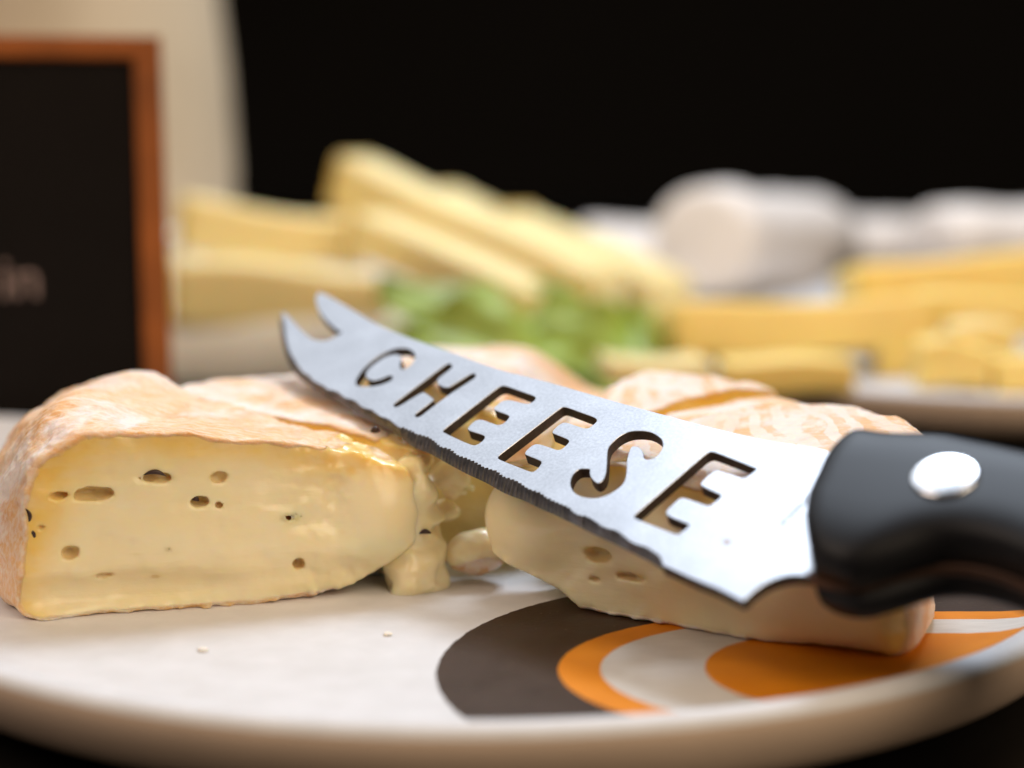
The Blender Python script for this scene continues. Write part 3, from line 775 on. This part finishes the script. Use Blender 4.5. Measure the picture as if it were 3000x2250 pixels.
box('frame_stile', -hx, -hx + bw, -.402, .402, bw * .8 + .002, Hh - bw * .8 - .002, M['copper_wood'], fr_root)
box('board', -hx + bw, hx - bw, -.15, .15, bw * .8, Hh - bw * .8, M['board'], fr_root, .02)
def text(body, size, x, z, mat, parent, name='lettering', right=True):
    tx = bpy.data.curves.new(name, 'FONT'); tx.body = body; tx.size = size * SC; tx.align_x = 'RIGHT' if right else 'LEFT'; tx.extrude = .01 * SC
    tx.offset = .006 * SC
    to = bpy.data.objects.new(name, tx); scene.collection.objects.link(to)
    dg = bpy.context.evaluated_depsgraph_get(); me = bpy.data.meshes.new_from_object(to.evaluated_get(dg)); bpy.data.objects.remove(to)
    o = link(name, me, M[mat], parent, (x, -.17, z), (R(90), 0, 0)); return o
text('in', 1.7, 4.1, 5.5, 'board_text', fr_root)
text('t', 1.2, 1.4, 7.5, 'board_text_red', fr_root)

# ---------------------------------------------------------------- beige vessel behind
prof = [(.05, 0), (7.6, 0), (8.0, .3), (8.35, 4), (8.45, 8), (8.2, 13), (7.7, 18), (7.0, 24), (6.6, 30), (6.5, 30.6), (6.2, 30.6), (6.2, 29), (.05, 28.5)]
v = link('ceramic_vase', lathe('ceramic_vase', [tuple(p) for p in prof], 96), M['vase'], None, (-23.0, 90, TZ))
tag(v, 'tall beige ceramic vase standing behind the menu frame, its top out of view', 'vase')

# ---------------------------------------------------------------- things on the far plates
def c_img(x, y, d):   # helper used once per stick: a point at depth d (cm) seen at a given bearing and elevation
    th = R(PITCH); f = Vector((0, math.cos(th), -math.sin(th))); u = Vector((0, math.sin(th), math.cos(th)))
    ray = f + Vector(((x - 1500) / 5000, 0, 0)) - u * ((y - 1125) / 5000)
    return Vector((0, 0, CAM_H)) + ray * d
def stick(p0, p1, w, h, mat, label, bend=.0, roll=0.0, rind=None, seed=0, group='yellow cheese sticks'):
    p0 = Vector(p0); p1 = Vector(p1); L = (p1 - p0).length; X = (p1 - p0).normalized()
    Y = Vector((0, 0, 1)).cross(X).normalized(); Z = X.cross(Y)
    if roll: q = Matrix.Rotation(R(roll), 3, X); Y = q @ Y; Z = q @ Z
    mw = Matrix((X, Y, Z)).transposed().to_4x4(); mw.translation = p0 * SC
    root = thing('cheese_stick', label, 'cheese stick', group=group); root.matrix_world = mw
    rnd = random.Random(seed); V = []; n = 24; prof = []
    for a in range(24):
        t = 2 * math.pi * (a + .5) / 24; c, s = math.cos(t), math.sin(t); e = .22
        prof.append((math.copysign(abs(c) ** e, c) * w / 2, math.copysign(abs(s) ** e, s) * h / 2))
    for i in range(n):
        t = i / (n - 1); endr = .06 * (1 if i in (0, n - 1) else 0)
        for (y, z) in prof:
            k = 1 - endr
            V.append((t * L, y * k + .05 * math.sin(3 * t + seed), z * k * (1 + .07 * math.sin(6 * t + seed)) + bend * (1 - (2 * t - 1) ** 2) + .09 * math.sin(5 * t + seed * 2)))
    F = grid_faces(n, 24, False, True) + [tuple(range(24))[::-1], tuple((n - 1) * 24 + j for j in range(24))]
    link('paste', fix_normals(mesh_np('paste', V, F)), M[mat], root)
    if rind is not None:
        x0 = -.16 if rind == 0 else L - .02
        V2 = [(x0 + (.18 if k else 0), y * .985, z * .985 + 0) for k in (0, 1) for (y, z) in prof]
        F2 = grid_faces(2, 24, False, True) + [tuple(range(24))[::-1], tuple(24 + j for j in range(24))]
        link('rind', fix_normals(mesh_np('rind', V2, F2)), M['stick_rind'], root)
    return root
S1 = [((520, 855, 68), (1130, 885, 69), 2.4, 2.5, 'stick_pale', 'lowest pale stick of the left pile, lying crosswise on the white slab', 0, 0),
      ((535, 655, 73), (1060, 715, 75), 2.6, 2.2, 'stick_pale', 'upper pale crosswise stick at the left end of the pile', 0, 0),
      ((1030, 530, 76), (1770, 890, 68), 2.4, 2.4, 'stick_pale', 'long slanting stick whose raised end makes the peak of the left pile', 0, 0),
      ((1080, 680, 72), (1600, 915, 65), 2.2, 1.9, 'stick_pale', 'slanting stick just under the long peak stick', 0, 0),
      ((1300, 600, 84), (1560, 725, 82), 2.2, 1.9, 'stick_pale', 'short stick showing between the peak stick and the next slanting one', 0, 0),
      ((1505, 675, 82), (1960, 890, 74), 2.5, 2.3, 'stick_pale', 'rightmost slanting stick of the left pile', 0, 0)]
for i, (a, b, w_, h_, m_, lab, bend, rl) in enumerate(S1):
    stick(c_img(*a), c_img(*b), w_, h_, m_, lab, bend, rl, 0, i)
S2 = [((1950, 985, 60), (2700, 960, 62), 3.0, 1.9, 'stick_gold', 'long golden stick lying crosswise in front on the right plate', .1, -14),
      ((2480, 855, 66), (3150, 815, 67), 3.2, 2.0, 'stick_gold', 'golden stick on top of the right heap, running out of frame', .0, -12),
      ((2700, 910, 62), (3100, 930, 63), 2.0, 1.4, 'stick_gold', 'golden stick under the top one at the right edge', .0, 0),
      ((1760, 1082, 56), (2060, 1088, 56.5), 2.2, .9, 'stick_pale', 'pale flat stick at the left foot of the right heap', .0, 0),
      ((2110, 1090, 56), (2490, 1102, 56), 1.8, 1.1, 'stick_gold', 'short golden stick end at the rim of the right plate', .0, 0),
      ((2680, 1062, 57), (2880, 1066, 57), 1.8, 1.5, 'stick_gold', 'golden chunk on the right plate below the crosswise sticks', .0, 0),
      ((2560, 1060, 61), (2700, 1058, 61), 1.8, 1.5, 'stick_gold', 'shadowed golden chunk between two brighter ones', .0, 0),
      ((2900, 1090, 57), (3200, 1085, 57), 1.8, 1.2, 'stick_gold', 'golden stick by the rim at the right edge of the photo', .0, 0),
      ((2780, 985, 59), (2960, 980, 59), 1.6, 1.0, 'stick_pale', 'pale lit chunk resting on the golden chunk', .0, 0)]
for i, (a, b, w_, h_, m_, lab, bend, rl) in enumerate(S2):
    stick(c_img(*a), c_img(*b), w_, h_, m_, lab, bend, rl, None, i + 20)

# white cheese logs
def log(p0, p1, r, label, seed):
    p0 = Vector(p0); p1 = Vector(p1); L = (p1 - p0).length; X = (p1 - p0).normalized()
    Y = Vector((0, 0, 1)).cross(X).normalized(); Z = X.cross(Y)
    mw = Matrix((X, Y, Z)).transposed().to_4x4(); mw.translation = p0 * SC
    prof = [(0, .02), (0, r * .82), (.12, r * .92), (.4, r * .99)] + [(L * t, r * (1 + .035 * math.sin(9 * t + seed))) for t in np.linspace(.12, .88, 14)] + [(L - .4, r * .99), (L - .12, r * .92), (L, r * .82), (L, .02)]
    V = []; seg = 48
    for (x, q) in prof:
        for k in range(seg):
            a = 2 * math.pi * k / seg; qq = q * (1 + .03 * math.sin(2 * a + x + seed)); V.append((x, qq * math.cos(a), qq * math.sin(a)))
    F = grid_faces(len(prof), seg, False, True)
    o = link('cheese_log', fix_normals(mesh_np('cheese_log', V, F)), M['white_cheese']); o.matrix_world = mw
    tag(o, label, 'cheese log', 'white cheese logs'); return o
log(c_img(2055, 705, 84), c_img(2400, 715, 100), 2.75, 'nearest white cheese log with its round end facing left', 1)
log(c_img(2720, 735, 88), c_img(3400, 720, 96), 2.4, 'white cheese log running out of the frame at the right', 2)
log(c_img(1700, 760, 98), c_img(2150, 790, 100), 2.3, 'far white cheese log half hidden by the slanting stick', 3)
log(c_img(2350, 730, 112), c_img(2800, 740, 112), 2.3, 'far white cheese log seen between two nearer logs', 4)

# creamy slab under the left pile
slab = thing('cheese_slab', 'creamy white cheese slab with a faint green spot, under the left pile of sticks', 'cheese slab', (-9.8, 75, TZ))
V = []; pr = [(-8.6, -6.4), (7.4, -6.6), (8.6, 6), (-8.8, 7.0)]
out = catmull(pr, 10, True)
zs = [(0, .97), (.15, 1.0), (2.3, 1.0), (2.6, .985), (2.72, .95), (2.72, .02)]
for (z, k) in zs:
    for (x, y) in out: V.append((x * k + .05 * math.sin(7 * z + x), y * k, z))
F = grid_faces(len(zs), len(out), False, True)
link('paste', fix_normals(mesh_np('paste', V, F)), M['slab'], slab)
bm = bmesh.new(); bmesh.ops.create_icosphere(bm, subdivisions=3, radius=1)
for q in bm.verts: q.co = Vector((q.co.x * .8, q.co.y * .12, q.co.z * .32)) * SC
me = bpy.data.meshes.new('mould_spot'); bm.to_mesh(me); bm.free()
M['mould'] = simple('green_mould', (.36, .38, .22), .8, .2)
link('mould_spot', me, M['mould'], slab, (-2.6, -6.75, 1.4))

# lettuce leaves between the piles
def leaf(loc, L, Wd, rz, tilt, seed, label):
    rnd = np.random.RandomState(seed); nu, nv = 36, 24; V = []
    ph = rnd.rand(6) * 6.28
    for i in range(nu):
        t = i / (nu - 1); wdt = Wd * (math.sin(math.pi * min(1, t * .9 + .08)) ** .6)
        for j in range(nv):
            s = 2 * j / (nv - 1) - 1; e = abs(s) ** 1.6
            z = .35 * L * math.sin(1.3 * t) * .5 + e * (.55 * math.sin(9 * t + ph[0] + s) + .3 * math.sin(17 * t + ph[1])) + .12 * math.sin(6 * s + 5 * t + ph[2]) + .35 * abs(s)
            V.append((t * L, s * wdt * (1 + .1 * math.sin(14 * t + ph[3])), z))
    me = mesh_np('lettuce_leaf', V, grid_faces(nu, nv))
    o = link('lettuce_leaf', me, M['lettuce'], None, loc, (R(tilt), R(-8), R(rz)))
    sm = o.modifiers.new('thickness', 'SOLIDIFY'); sm.thickness = .0006
    tag(o, label, 'lettuce leaf', 'lettuce leaves under the cheese sticks')
leaf((6.0, 60.5, -.2), 5.5, 2.0, 165, -42, 1, 'brightest green lettuce leaf, beside the end of the golden stick')
leaf((2.8, 60, -.2), 6.5, 1.9, 178, -38, 2, 'ruffled lettuce leaf below the ends of the slanting sticks')
leaf((-.2, 61, -.2), 5.0, 1.6, 184, -34, 3, 'lettuce leaf at the left end of the greens under the lower slanting stick')
leaf((5.2, 63.5, -.5), 10.5, 2.6, 181, -30, 6, 'broad lettuce leaf lying behind the other greens')
leaf((6.2, 62.5, .1), 3.5, 1.5, 120, -45, 5, 'upright lettuce leaf standing at the back of the greens')
blk = thing('cheese_block', 'white cheese block standing at the left end of the pile, beside the menu frame', 'cheese block', (-16.6, 75.5, 1.30))
box('paste', -2.4, 2.2, -3.5, 3.5, 0, 2.7, M['slab'], blk, .3)
